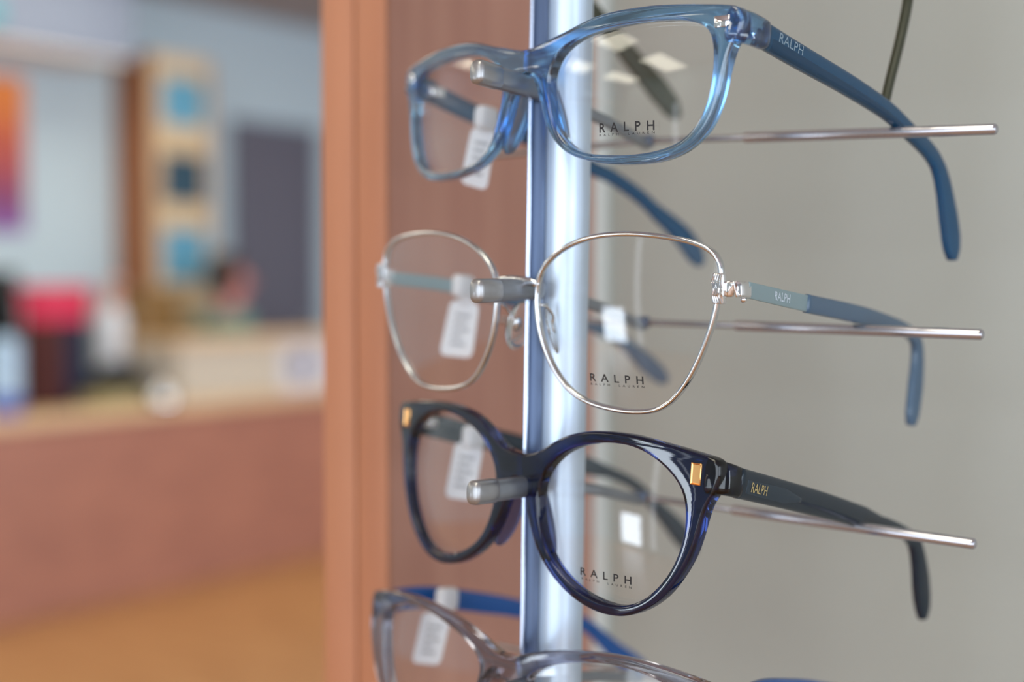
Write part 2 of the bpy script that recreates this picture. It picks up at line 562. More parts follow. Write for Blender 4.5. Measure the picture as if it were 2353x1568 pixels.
class Specs:
    def __init__(self, label, ps, k, group='spectacles on the display pole'):
        loc, m = pose(*ps)
        self.root = empty('eyeglasses', loc, m, label, 'eyeglasses', group)
        self.k = k
    def w(self, u):
        return self.k * u * u / 2

    def front(self, outer, inner, m, ext=1.0, bev=0.9, name='front'):
        """acetate front: one plate with two lens openings, bent to the base curve"""
        half = [Vector((a, b, 0)) for a, b in outer]
        right = relax(catmull(half, 6), 3, False)
        full = right + [Vector((-p.x, p.y, 0)) for p in reversed(right)][1:-1]
        cu = bpy.data.curves.new('plate', 'CURVE')
        cu.dimensions = '2D'
        cu.fill_mode = 'BOTH'
        cu.extrude = ext
        cu.bevel_depth = bev
        cu.bevel_resolution = 3
        cu.offset = -bev
        loops = [full]
        inn = relax(catmull([Vector((a, b, 0)) for a, b in inner], 5, True), 5)
        inn = resample(inn, 110, True)
        self.inner = inn
        loops.append(inn)
        loops.append([Vector((-p.x, p.y, 0)) for p in reversed(inn)])
        for lp in loops:
            sp = cu.splines.new('POLY')
            sp.points.add(len(lp) - 1)
            for q, p in zip(sp.points, lp):
                q.co = (p.x, p.y, 0, 1)
            sp.use_cyclic_u = True
        ob = bpy.data.objects.new('plate', cu)
        COL.objects.link(ob)
        dg = bpy.context.evaluated_depsgraph_get()
        dg.update()
        me = bpy.data.meshes.new_from_object(ob.evaluated_get(dg))
        bpy.data.objects.remove(ob)
        V = []
        for v in me.vertices:
            u, z, dpt = v.co
            V.append((u, self.w(u) + (ext + bev) - dpt, z))
        Fc = [tuple(p.vertices) for p in me.polygons]
        bpy.data.meshes.remove(me)
        bm = bmesh.new()
        vs_ = [bm.verts.new(Vector(v) * .001) for v in V]
        for f in Fc:
            try:
                bm.faces.new([vs_[i] for i in f])
            except ValueError:
                pass
        bmesh.ops.remove_doubles(bm, verts=bm.verts, dist=1e-6)
        return bm_obj(name, bm, m, self.root, True, math.radians(50))

    def lens_surf(self, sgn, u, z, Rl, uc, zc, off):
        au = u * sgn
        return self.w(uc) + self.k * uc * (au - uc) + ((au - uc) ** 2 + (z - zc) ** 2) / (2 * Rl) + off

    def lens(self, loop, Rl=150.0, off=1.0, thick=1.3, grow=1.012):
        uc = sum(p.x for p in loop) / len(loop)
        zc = sum(p.y for p in loop) / len(loop)
        self.lp = (Rl, uc, zc, off)
        c = Vector((uc, zc, 0))
        n = len(loop)
        rings = 10
        out = []
        for sgn in (1, -1):
            V, Fc = [], []
            for face in (0, 1):
                base = len(V)
                V.append((uc * sgn, self.lens_surf(sgn, uc * sgn, zc, Rl, uc, zc, off) + face * thick, zc))
                for r in range(1, rings + 1):
                    f = grow * r / rings
                    for p in loop:
                        q = c + (p - c) * f
                        V.append((q.x * sgn, self.lens_surf(sgn, q.x * sgn, q.y, Rl, uc, zc, off) + face * thick, q.y))
                for j in range(n):
                    Fc.append((base, base + 1 + j, base + 1 + (j + 1) % n))
                for r in range(rings - 1):
                    for j in range(n):
                        a = base + 1 + r * n
                        Fc.append((a + j, a + (j + 1) % n, a + n + (j + 1) % n, a + n + j))
            a, b = 1 + (rings - 1) * n, 1 + rings * n + 1 + (rings - 1) * n
            for j in range(n):
                Fc.append((a + j, a + (j + 1) % n, b + (j + 1) % n, b + j))
            o = mesh('lens', V, Fc, M_lens, self.root, True, .001, math.radians(50))
            out.append(o)
        return out

    def lens_text(self, lens_obj, l, r, top, sub):
        """two lines of print on the front of the right lens; l, r = baseline ends, top = cap top above l"""
        Rl, uc, zc, off = self.lp
        for txt, (bl, br, hgt), sp, bold in (('RALPH', (l, r, top), 1.95, 0.016), ('RALPH  LAUREN', sub, 2.2, 0.01)):
            V, Fc = text_verts(txt, sp, bold)
            out = []
            for x, y in V:
                u = bl[0] + (br[0] - bl[0]) * x
                z = bl[1] + (br[1] - bl[1]) * x + hgt * y
                out.append((u, self.lens_surf(1, u, z, Rl, uc, zc, off) - 0.06, z))
            mesh('lens_print', out, Fc, M_print, lens_obj, False)

    def plaque(self, u, z, wd, ht, m, thick=0.7, inset=None):
        for s in (1, -1):
            ang = math.atan(self.k * u) * s
            rot = Matrix.Rotation(ang, 3, 'Z')
            bm = box_bm(-wd / 2, wd / 2, -thick / 2, thick / 2, -ht / 2, ht / 2, .25, 2)
            if inset:
                fs = [f for f in bm.faces if f.normal.y < -.9 and f.calc_area() > wd * ht * .3]
                if fs:
                    r = bmesh.ops.inset_region(bm, faces=fs, thickness=.35, depth=-.3)
            for v in bm.verts:
                v.co = (rot @ v.co + Vector((u * s, self.w(u) + .05, z))) * .001
            bm_obj('corner_plaque', bm, m, self.root, True)

    def temple(self, P, htab, ttab, m, name='temple', s0=0.0, s1=1.0, expo=3.6, n=110):
        """P: (u, back, up) points.  returns object and the sampled path"""
        path = resample(relax(catmull([Vector(p) for p in P], 8), 6, False), n)
        if s0 > 0 or s1 < 1:
            path = path[int(s0 * (n - 1)):int(s1 * (n - 1)) + 1]
        N = len(path)
        ht = [lerp_tab(htab, i / (N - 1)) / 2 for i in range(N)]
        tt = [lerp_tab(ttab, i / (N - 1)) / 2 for i in range(N)]
        V, Fc = loft(path, ht, tt, Vector((1, 0, 0)), 16, expo)
        return mesh(name, V, Fc, m, self.root, True, .001, math.radians(60)), path

    def temple_text(self, parent, path, txt, d0, d1, hgt, up, half_t, m, bold=0.0, sp=1.05):
        """print on the outer (right) face, from arc length d0 to d1"""
        V, Fc = text_verts(txt, sp, bold)
        d = [0.0]
        for a, b in zip(path[:-1], path[1:]):
            d.append(d[-1] + (b - a).length)
        out = []
        for x, y in V:
            t = d0 + (d1 - d0) * x
            k = 0
            while k < len(d) - 2 and d[k + 1] < t:
                k += 1
            f = (t - d[k]) / (d[k + 1] - d[k])
            c = path[k].lerp(path[k + 1], f)
            tg = (path[k + 1] - path[k]).normalized()
            sd = Vector((1, 0, 0))
            sd = (sd - tg * sd.dot(tg)).normalized()
            upv = sd.cross(tg).normalized()
            if upv.z < 0:
                upv = -upv
            out.append(c + upv * (up + (y - .5) * hgt) + sd * (half_t + .04))
        return mesh('temple_lettering', out, Fc, m, parent, False)

    def hinge(self, u, w, z, m=None):
        for s in (1, -1):
            bm = box_bm((u - .9) * .001 * s if s > 0 else -(u + .9) * .001, (u + .9) * .001 if s > 0 else -(u - .9) * .001,
                        (w - 3) * .001, (w + 4) * .001, (z - 1.6) * .001, (z + 1.6) * .001, .0003)
            bm_obj('hinge', bm, m or M_chrome, self.root)

def mir(P):
    return [(-a, b, c) for a, b, c in P]

# ---- row 1: light blue square acetate
S = Specs('light blue translucent square spectacles, uppermost complete pair', (0.8848, -0.0136, 0.0348, 1204.3, 170, 397), 0.003688)
outer = [(0, 6.9), (3, 7.1), (9.6, 8.5), (16.8, 10.1), (23.7, 11.9), (30.2, 12.9), (36.5, 13.2), (42.5, 13.2), (46.2, 13.1), (53.7, 12.5), (60.9, 11.7), (67.0, 10.9), (70.4, 9.8), (71.6, 7.0), (71.0, 3.4), (68.8, 0.3), (67.2, -5.3), (66.2, -10.2), (64.6, -15.6), (61.8, -20.4), (56.4, -24.6), (49.7, -26.8), (42.0, -27.4), (33.8, -27.0), (27.2, -26.0), (20.4, -24.2), (15.4, -21.6), (11.5, -18.0), (8.9, -13.8), (6.9, -8.9), (5.2, -4.8), (3.8, -2.0), (2.2, -0.2), (0, 0.6)]
inner = [(19.2, 6.9), (14.2, 4.4), (11.6, 1.4), (10.2, -2.0), (10.6, -6.8), (12.5, -12.8), (15.1, -18.1), (19.6, -21.8), (25.8, -23.8), (31.6, -24.4), (37.9, -24.8), (43.9, -24.7), (49.6, -24.0), (54.3, -22.6), (57.9, -20.3), (60.6, -17.1), (62.2, -13.6), (63.4, -9.3), (63.9, -4.8), (63.8, -0.1), (63.2, 3.2), (61.9, 5.4), (59.6, 6.9), (55.8, 8.1), (50.2, 8.9), (42.4, 9.3), (34.4, 9.1), (25.7, 8.4)]
S.front(outer, inner, M_blue)
ll = S.lens(S.inner, 150, 1.3)
S.lens_text(ll[0], (28.3, -18.3), (46.4, -18.7), 2.5, ((28.3, -19.25), (46.4, -19.6), 0.62))
S.plaque(66.3, 6.7, 4.3, 2.9, M_chrome)
for s in (1, -1):
    P = [Vector((s * 67.2, 10.2, 6.0)), Vector((s * 69.6, 12.2, 5.6)), Vector((s * 70.4, 15.5, 5.0)), Vector((s * 70.4, 19.0, 4.4))]
    V, Fc = loft(resample(catmull(P, 6), 12), [4.4 - .06 * i for i in range(12)], [2.0] * 12, Vector((1, 0.4 * s, 0)), 16, 3.6)
    mesh('end_piece', V, Fc, M_blue, S.root, True, .001, math.radians(60))
    ellipsoid('nose_pad', (s * 8.8, 5.4, -10.4), (1.7, 3.9, 11.5), M_blue, S.root,
              rot=Matrix.Rotation(math.radians(-22 * s), 3, 'Y') @ Matrix.Rotation(math.radians(24 * s), 3, 'Z'))
TR = [(70.4, 18.4, 4.4), (69.2, 28.6, 2.6), (67.7, 41.4, 0.5), (65.8, 57.2, -2.0), (64.0, 72.5, -4.9), (62.7, 82.7, -7.2), (61.7, 91.6, -10.4), (60.8, 98.9, -12.8), (59.8, 106.4, -15.7), (59.2, 111.6, -19.5), (58.8, 115.2, -25.0), (58.4, 118.2, -31.6), (58.2, 120.4, -37.6), (58.1, 121.6, -42.2), (58.3, 121.8, -46.0)]
TL = [(-70.3, 18.4, 4.2), (-69.2, 28.7, 1.0), (-68.2, 37.2, -1.5), (-66.7, 50.0, -4.0), (-65.9, 56.7, -6.4), (-62.6, 84.2, -15.0), (-61.7, 91.2, -17.0), (-60.8, 98.6, -20.2), (-59.9, 106.2, -24.1), (-59.1, 112.9, -28.7), (-58.2, 120.3, -33.1), (-57.4, 127.5, -38.4), (-56.5, 134.0, -46.0)]
HT = [(0, 6.6), (.35, 5.9), (.62, 5.0), (.76, 5.2), (.9, 8.2), (.95, 8.4), (.98, 7.0), (1, 3.8)]
TT = [(0, 3.6), (.5, 3.0), (1, 2.6)]
tr, pth = S.temple(TR, HT, TT, M_blue_t)
S.temple_text(tr, pth, 'RALPH', 5.0, 16.0, 2.4, 1.0, 1.75, M_foil, 0.0)
S.temple(TL, HT, TT, M_blue_t)
cp = pth[3:66]
V, Fc = loft([p + Vector((0, 0, -.9)) for p in cp], [1.1 - .6 * i / len(cp) for i in range(len(cp))], [.5] * len(cp), Vector((1, 0, 0)), 10, 3)
mesh('core_wire', V, Fc, mat('temple_core_dark', rgb(24, 52, 74), .35, .3), tr, True, .001, math.radians(50))
S.hinge(67.6, 18.0, 4.2)
SPEC_BLUE = S

# ---- row 2: silver wire frame
S = Specs('thin silver metal wire spectacles with herringbone hinge plates and clear nose pads', (0.7905, 0.0761, 0.0575, 1183.5, 690, 400), 0.003157)
rim = [(8.6, 5.9), (9.8, 8.6), (13.0, 11.8), (17.9, 14.8), (24.0, 17.0), (30.7, 18.3), (37.9, 18.7), (43.9, 18.5), (51.1, 17.8), (56.7, 16.8), (60.9, 15.5), (63.7, 13.8), (65.2, 11.8), (65.8, 9.2), (65.7, 6.0), (65.0, 1.6), (64.2, -2.4), (62.6, -7.4), (60.4, -12.6), (57.5, -17.9), (54.0, -22.5), (50.1, -25.9), (45.6, -27.8), (39.6, -28.5), (33.2, -28.2), (26.6, -27.2), (21.1, -25.2), (16.8, -22.0), (13.1, -17.2), (10.3, -11.8), (8.5, -5.8), (7.8, 0.3), (8.0, 3.4)]
inn = resample(relax(catmull([Vector((a, b, 0)) for a, b in rim], 5, True), 4), 120, True)
ll = S.lens(inn, 180, -0.9, 1.1, 1.0)
Rl, uc, zc, off = S.lp
S.lens_text(ll[0], (27.2, -20.9), (44.3, -20.7), 2.15, ((27.3, -22.0), (44.4, -21.7), 0.62))
for s in (1, -1):
    path = [Vector((p.x * s, S.lens_surf(s, p.x * s, p.y, Rl, uc, zc, off) + .55, p.y)) for p in inn]
    N = len(path)
    V, Fc = loft(path, [0.72] * N, [1.0] * N, Vector((0, 1, 0)), 12, 2.6, True)
    rim_o = mesh('rim', V, Fc, M_goldish, S.root, True, .001, math.radians(60))
    # herringbone hinge plate
    u0, z0 = 66.0, 5.0
    wv = S.w(u0) - 0.6
    pl = bm_obj('hinge_plate', box_bm((s * u0 - 1.75) * .001, (s * u0 + 1.75) * .001, (wv - .5) * .001, (wv + 1.3) * .001, (z0 - 3.9) * .001, (z0 + 3.9) * .001, .0004), M_chrome, S.root)
    bm = bmesh.new()
    for row in range(4):
        for q in range(5):
            dirn = 1 if row % 2 == 0 else -1
            cz = z0 + 2.85 - row * 1.9
            cxx = -1.35 + q * .67
            V8 = []
            lx, lz, wd = .55, .8, .17
            a = Vector((cxx - lx * .5, 0, -dirn * lz))
            b = Vector((cxx + lx * .5, 0, dirn * lz))
            nrm = Vector((-(b - a).z, 0, (b - a).x)).normalized() * wd
            for yy, kk in ((0, 1.0), (-.32, .35)):
                for c_ in (a - nrm * kk, a + nrm * kk, b + nrm * kk, b - nrm * kk):
                    V8.append(bm.verts.new(Vector((s * u0 + c_.x, wv - .45 + yy, cz + c_.z)) * .001))
            for f in ((0, 1, 2, 3), (4, 5, 6, 7), (0, 1, 5, 4), (1, 2, 6, 5), (2, 3, 7, 6), (3, 0, 4, 7)):
                bm.faces.new([V8[i] for i in f])
    bm_obj('herringbone_relief', bm, M_chrome, pl, False)
    P = [Vector((s * 67.0, 7.6, 4.9)), Vector((s * 69.3, 8.2, 4.9)), Vector((s * 70.3, 10.0, 4.8)), Vector((s * 70.2, 13.5, 4.4))]
    V, Fc = loft(resample(catmull(P, 6), 14), [2.05] * 14, [.7] * 14, Vector((1, .8 * s, 0)), 14, 4.5)
    mesh('hinge_lug', V, Fc, M_chrome, S.root, True, .001, math.radians(60))
    ellipsoid('hinge_screw', (s * 69.2, 12.6, 2.0), (.9, .9, .9), M_chrome, S.root, seg=12)
    # nose pad on its wire
    pts = catmull([Vector((s * 8.3, S.w(8) + .6, -1.0)), Vector((s * 8.8, 3.4, -1.6)), Vector((s * 8.6, 6.4, -4.4)), Vector((s * 7.4, 7.4, -7.0))], 6)
    tube('pad_arm', pts, .42, M_chrome, S.root, 8)
    rotp = Matrix.Rotation(math.radians(-16 * s), 3, 'Y') @ Matrix.Rotation(math.radians(32 * s), 3, 'Z')
    pad = ellipsoid('nose_pad', (s * 6.6, 8.0, -8.2), (1.1, 3.9, 7.4), M_pad, S.root, rot=rotp)
    ellipsoid('pad_insert', (s * 6.9, 7.6, -7.6), (.75, 1.3, 2.3), M_goldish, pad, rot=rotp, seg=14)
pts = catmull([Vector((-8.4, .9, 4.6)), Vector((-6.5, .2, 5.2)), Vector((-3, -.5, 5.7)), Vector((0, -.7, 5.8)), Vector((3, -.5, 5.7)), Vector((6.5, .2, 5.2)), Vector((8.4, .9, 4.6))], 5)
N = len(pts)
V, Fc = loft(pts, [1.0 + .3 * math.sin(math.pi * i / (N - 1)) for i in range(N)], [.9] * N, Vector((0, 1, 0)), 14, 2.4)
mesh('bridge', V, Fc, M_goldish, S.root, True, .001, math.radians(60))
TR = [(70.3, 12.7, 4.5), (68.9, 22.7, 2.8), (65.9, 47.7, -1.4), (64.1, 63.2, -3.8), (61.7, 83.2, -7.2), (59.1, 105.0, -11.6), (57.6, 116.0, -14.8), (57.0, 120.8, -18.2), (56.9, 121.6, -23.0), (57.0, 121.0, -28.0), (57.3, 119.4, -34.7), (57.6, 117.4, -41.3), (57.6, 117.0, -43.2)]
TL = [(-70.1, 13.3, 3.9), (-69.6, 17.1, 3.2), (-67.2, 37.4, 0.2), (-63.5, 66, -6.4), (-61.0, 88, -13.0), (-58.8, 107.0, -20.4), (-57.9, 114.9, -25.0), (-56.8, 124.2, -31.8), (-55.3, 135, -40.0)]
for P, sg in ((TR, 1), (TL, -1)):
    HTm = [(0, 4.2), (1, 4.6)]
    o, pth = S.temple(P, HTm, [(0, 1.2), (1, 1.2)], M_sage, 'temple', 0, 0.26, 6.0, 100)
    if sg == 1:
        S.temple_text(o, pth, 'RALPH', 14.0, 22.6, 2.3, 0.15, .6, M_foil_light, 0.01)
        box_pts = [pth[8] + Vector((0, 0, -2.1)), pth[8] + Vector((0, 0, 2.1))]
    HTt = [(0, 5.2), (.35, 5.4), (.6, 4.4), (.72, 4.0), (.88, 7.4), (.97, 6.6), (1, 3.6)]
    TTt = [(0, 2.4), (.5, 2.6), (1, 2.6)]
    S.temple(P, HTt, TTt, M_tip_blue, 'temple_tip', 0.25, 1.0, 3.6, 100)

# ---- row 3: navy round acetate
S = Specs('dark navy rounded acetate spectacles with small gold corner plaques', (0.8537, -0.0203, 0.0771, 1185.6, 1110, 402), 0.003423)
outer = [(0, 8.6), (3.6, 8.8), (7.6, 9.9), (10.9, 11.7), (13.4, 13.3), (18.4, 15.8), (24.8, 17.7), (31.7, 18.6), (39.9, 18.8), (47.3, 18.2), (55.5, 17.3), (61.4, 16.5), (65.4, 15.8), (67.0, 14.4), (67.3, 10.8), (66.4, 7.2), (64.6, 4.0), (63.4, -0.2), (62.4, -4.8), (60.6, -10.5), (57.6, -16.3), (53.5, -21.9), (48.0, -26.4), (42.2, -29.1), (36.0, -29.9), (29.9, -29.3), (23.4, -27.3), (17.0, -23.8), (11.9, -19.5), (8.0, -14.1), (5.1, -7.7), (3.5, -2.5), (2.2, 0.6), (0, 1.4)]
inner = [(25.6, 14.2), (32.0, 15.6), (38.8, 15.9), (44.5, 15.0), (49.7, 12.8), (53.7, 10.1), (56.4, 7.2), (58.0, 3.6), (58.6, -0.9), (58.2, -6.0), (56.7, -11.5), (54.2, -16.4), (50.9, -20.7), (46.8, -24.2), (42.0, -26.3), (36.7, -26.9), (31.0, -26.3), (26.1, -25.0), (20.9, -22.6), (15.4, -18.6), (11.6, -12.6), (9.6, -6.2), (9.4, -0.4), (11.0, 4.2), (14.3, 8.2), (19.2, 11.8)]
S.front(outer, inner, M_navy, 1.1, 0.9)
ll = S.lens(S.inner, 150, 1.2)
S.lens_text(ll[0], (25.1, -21.5), (42.5, -20.8), 2.15, ((25.5, -22.7), (42.5, -21.9), 0.62))
S.plaque(61.0, 11.3, 3.1, 5.7, M_rosegold, inset=True)
for s in (1, -1):
    P = [Vector((s * 63.4, 8.6, 11.0)), Vector((s * 65.4, 10.4, 10.8)), Vector((s * 66.2, 13.0, 10.3)), Vector((s * 66.2, 16.6, 9.4))]
    V, Fc = loft(resample(catmull(P, 6), 12), [4.5 - .05 * i for i in range(12)], [1.9] * 12, Vector((1, .4 * s, 0)), 16, 3.8)
    mesh('end_piece', V, Fc, M_navy, S.root, True, .001, math.radians(60))
    ellipsoid('nose_pad', (s * 8.0, 5.4, -9.8), (1.7, 4.0, 11.5), M_navy_pad, S.root,
              rot=Matrix.Rotation(math.radians(-20 * s), 3, 'Y') @ Matrix.Rotation(math.radians(24 * s), 3, 'Z'))
TR = [(66.3, 16.0, 9.5), (63.8, 36.7, 5.3), (60.9, 60.5, 0.3), (58.8, 78.0, -3.7), (57.7, 87.0, -5.8), (56.0, 101.1, -9.0), (54.2, 114.6, -13.4), (53.7, 119.6, -17.4), (53.4, 123.0, -24.4), (52.9, 126.0, -32.1), (52.9, 127.3, -37.0), (53.0, 127.5, -40.4)]
TL = [(-66.2, 16.1, 9.0), (-65.2, 24.9, 6.9), (-64.4, 31.7, 5.4), (-61.8, 53.4, 1.2), (-58.1, 83.6, -6.4), (-56.3, 98.5, -10.6), (-55.2, 108.3, -15.0), (-54.3, 115.1, -20.6), (-53.1, 125.6, -29.1), (-52.2, 132.0, -35.0), (-51.5, 137.2, -40.0)]
HT = [(0, 8.0), (.3, 7.4), (.52, 6.6), (.6, 4.2), (.75, 3.8), (.91, 8.0), (.95, 7.8), (.98, 6.4), (1, 3.4)]
TT = [(0, 3.8), (.5, 3.2), (1, 2.6)]
tr, pth = S.temple(TR, HT, TT, M_navy_t)
S.temple_text(tr, pth, 'RALPH', 4.4, 12.2, 2.5, -.3, 1.95, M_goldfoil, 0.004)
S.temple(TL, HT, TT, M_navy_t)
V, Fc = loft([p + Vector((1.62, 0, -.4)) for p in pth[2:26]], [2.0 - (1.4 * max(0, i - 16) / 7) for i in range(24)], [.28] * 24, Vector((1, 0, 0)), 10, 4)
mesh('core_wire', V, Fc, M_core, tr, True, .001, math.radians(50))
S.hinge(63.4, 16.0, 9.2)

# ---- row 4: crystal grey, cut by the lower edge
S = Specs('clear crystal grey spectacles with royal blue temples, lowest pair cut off by the frame', (0.7149, -0.0246, 0.0853, 1154.2, 1540, 405), 0.005267)
outer = [(0, 4.2), (2.3, 4.2), (6.7, 6.0), (14.9, 8.8), (25.2, 10.9), (36.4, 11.9), (46.2, 11.6), (55.1, 10.6), (64.5, 8.6), (67.3, 6.6), (67.4, 1.0), (66.6, -5.6), (63.6, -13.1), (59.4, -19.4), (54, -25), (46, -29.5), (36, -31), (26, -30), (18, -26), (13, -19), (10, -10), (7.6, -5.6), (5, -3.8), (0, -3.2)]
inner = [(8.9, -1.9), (11.2, 1.9), (16.4, 5.0), (23.3, 7.2), (32.2, 9.1), (40.0, 9.2), (48.2, 7.9), (54.6, 5.3), (57.3, 1.8), (57.4, -3.2), (55.6, -11.0), (52.7, -17.2), (49, -22), (43, -26), (36, -27.3), (27, -26.3), (20, -22.5), (15, -16), (11, -9)]
S.front(outer, inner, M_crys, 1.1, 0.9)
S.lens(S.inner, 150, 1.2)
for s in (1, -1):
    P = [Vector((s * 64.0, 11.8, 3.6)), Vector((s * 66.2, 13.8, 3.6)), Vector((s * 67.0, 17, 3.6)), Vector((s * 67.0, 20.0, 3.6))]
    V, Fc = loft(resample(catmull(P, 6), 12), [4.2 - .03 * i for i in range(12)], [1.9] * 12, Vector((1, .4 * s, 0)), 16, 3.6)
    mesh('end_piece', V, Fc, M_crys, S.root, True, .001, math.radians(60))
    ellipsoid('nose_pad', (s * 9.4, 5.4, -10), (1.6, 3.8, 10.0), M_crys, S.root,
              rot=Matrix.Rotation(math.radians(-22 * s), 3, 'Y') @ Matrix.Rotation(math.radians(24 * s), 3, 'Z'))
TL = [(-67.0, 19.5, 3.6), (-65.2, 26.7, 4.2), (-63.7, 37.6, 3.6), (-61.8, 53.1, 0.8), (-60.1, 67.2, -1.9), (-58.9, 77.0, -4.1), (-55.0, 105.0, -11.0), (-53.8, 116, -17.0), (-52.6, 125, -23.6), (-51.0, 136.0, -30.5), (-49.9, 144.0, -34.7)]
HT = [(0, 7.4), (.3, 7.0), (.6, 5.2), (.75, 5.2), (.92, 8.2), (.97, 7.4), (1, 3.8)]
TT = [(0, 3.6), (.5, 3.0), (1, 2.6)]
for P in (TL, mir(TL)):
    S.temple(P, HT, TT, M_royal, 'temple', 0.0, 1.0)
S.hinge(64.4, 19.0, 3.6)

# ---- row 0: only its temple tips hang into the picture
loc, m = pose(0.8848, -0.0136, 0.0348, 1206, -306, 395)
S = Specs('dark olive spectacles above the picture, only the hanging temple tips showing', (0.8848, -0.0136, 0.0348, 1206, -306, 395), 0.003688)
outer0 = [(0, 6.9), (9.6, 8.5), (23.7, 11.9), (36.5, 13.2), (53.7, 12.5), (66.0, 10.9), (70.4, 8.8), (70.6, 3.4), (67.2, -5.3), (64.6, -13.6), (58, -20), (49.7, -22.8), (36, -23), (22.4, -21.2), (13.4, -16.6), (8.0, -8.9), (4.2, -2.4), (0, 0.6)]
inner0 = [(19.2, 6.9), (13, 4), (10.8, -2.0), (12.5, -10.8), (17.1, -17.1), (25.8, -20), (38, -20.6), (49.6, -20), (57, -17.1), (61.4, -10), (63, -3), (62.2, 4), (56, 8.1), (42.4, 9.3), (28, 8.8)]
S.front(outer0, inner0, M_green)
S.lens(S.inner, 150, 1.3)
for s in (1, -1):
    P = [Vector((s * 67.2, 10.2, 6.0)), Vector((s * 69.4, 12.2, 5.6)), Vector((s * 69.8, 15.5, 5.0)), Vector((s * 69.8, 19.0, 4.4))]
    V, Fc = loft(resample(catmull(P, 6), 12), [3.8] * 12, [1.9] * 12, Vector((1, .4 * s, 0)), 16, 3.6)
    mesh('end_piece', V, Fc, M_green, S.root, True, .001, math.radians(60))
TR = [(69.8, 18.4, 4.4), (66, 45, -2.5), (62, 75, -9.5), (59.6, 92, -14.5), (58.4, 97.5, -19.5), (58.5, 97.0, -29.6), (59.0, 92.9, -42.8), (59.5, 88.7, -53.4), (59.8, 86.1, -60.6)]
TL = [(-69.8, 18.4, 4.4), (-65, 50, -4.0), (-61.0, 75.9, -13.6), (-59.8, 86.4, -21.9), (-58.7, 95.2, -29.1), (-57.5, 105.1, -37.1), (-56.3, 115.3, -45.3), (-55.7, 120.5, -50.7)]
HT = [(0, 6.2), (.4, 5.4), (.6, 5.8), (.9, 9.5), (.97, 8.4), (1, 4.0)]
TT = [(0, 3.2), (1, 2.5)]
S.temple(TR, [(0, 6.2), (.4, 5.2), (.7, 2.6), (1, 2.4)], TT, M_green)
S.temple(TL, HT, TT, M_green)

# ------------------------------------------------------------------ price tags on the far temples
TAGS = [
    # band centre px, z ; body quad px (tl, tr, br, bl)
    ((1117, 272, 452), [(1084, 292), (1140, 300), (1118, 438), (1057, 420)], 'light blue'),
    ((1064, 658, 474), [(1036, 689), (1101, 698), (1084, 824), (1009, 816)], 'silver wire'),
    ((1088, 1005, 462), [(1046, 1015), (1111, 1026), (1088, 1152), (1022, 1143)], 'navy round'),
    ((1027, 1377, 468), [(972, 1406), (1037, 1416), (1010, 1530), (946, 1524)], 'crystal grey'),
]
for (bx, by, bz), quad, nm_ in TAGS:
    base = pix(bx, by, bz)
    t = empty('price_tag', base, None, 'white paper price tag hanging from the far temple of the %s spectacles' % nm_, 'tag', 'price tags on the temples')
    # body plane is turned about 20 degrees, right side nearer
    zq = [bz + 2 - (q[0] - bx) / F * bz * math.tan(math.radians(20)) for q in quad]
    q3 = [(pix(q[0], q[1], z) - base) * 1000 for q, z in zip(quad, zq)]
    def bil(a, b):
        return q3[0].lerp(q3[1], a).lerp(q3[3].lerp(q3[2], a), b)
    loop = []
    rx, ry = .2, .12
    for cx_, cy_, a0 in ((1 - rx, ry, -90), (1 - rx, 1 - ry, 0), (rx, 1 - ry, 90), (rx, ry, 180)):
        for j in range(5):
            a = math.radians(a0 + 90 * j / 4)
            loop.append((cx_ + rx * math.cos(a), cy_ + ry * math.sin(a)))
    nrm = (q3[1] - q3[0]).cross(q3[3] - q3[0]).normalized()
    V = [bil(*p) for p in loop] + [bil(*p) + nrm * .35 for p in loop]
    n = len(loop)
    Fc = [tuple(range(n)), tuple(range(n, 2 * n))[::-1]] + [(j, (j + 1) % n, n + (j + 1) % n, n + j) for j in range(n)]
    body = mesh('label', V, Fc, M_paper, t, False)
    if nrm.y > 0:
        nf = Vector((0, 0, 0)) - nrm * .06
    else:
        nf = nrm * .41
    V, Fc = [], []
    for r in range(5):
        y0 = .22 + r * .13
        x1 = (.78, .7, .8, .62, .74)[r]
        i = len(V)
        V += [bil(.26, y0) + nf, bil(x1, y0) + nf, bil(x1, y0 + .06) + nf, bil(.26, y0 + .06) + nf]
        Fc.append((i, i + 1, i + 2, i + 3))
    mesh('printed_lines', V, Fc, M_tagprint, body, False)
    # strap wrapped round the temple
    top = q3[0].lerp(q3[1], .62)
    d = Vector((math.sin(.8), math.cos(.8), -.1))
    V, Fc = loft([d * -2.6, d * 2.6], [3.7, 3.7], [2.3, 2.3], Vector((0.7, -.7, 0)), 16, 4.0)
    mesh('strap_loop', V, Fc, M_paper, t, True, .001, math.radians(50))
    V, Fc = loft([Vector((0, 0, -3.0)), (Vector((0, 0, -3.0)) + top) * .5, top + Vector((0, 0, -1.0))], [.2] * 3, [2.2] * 3, Vector((1, -.3, 0)), 10, 4.0)
    mesh('neck', V, Fc, M_paper, t, True, .001, math.radians(50))

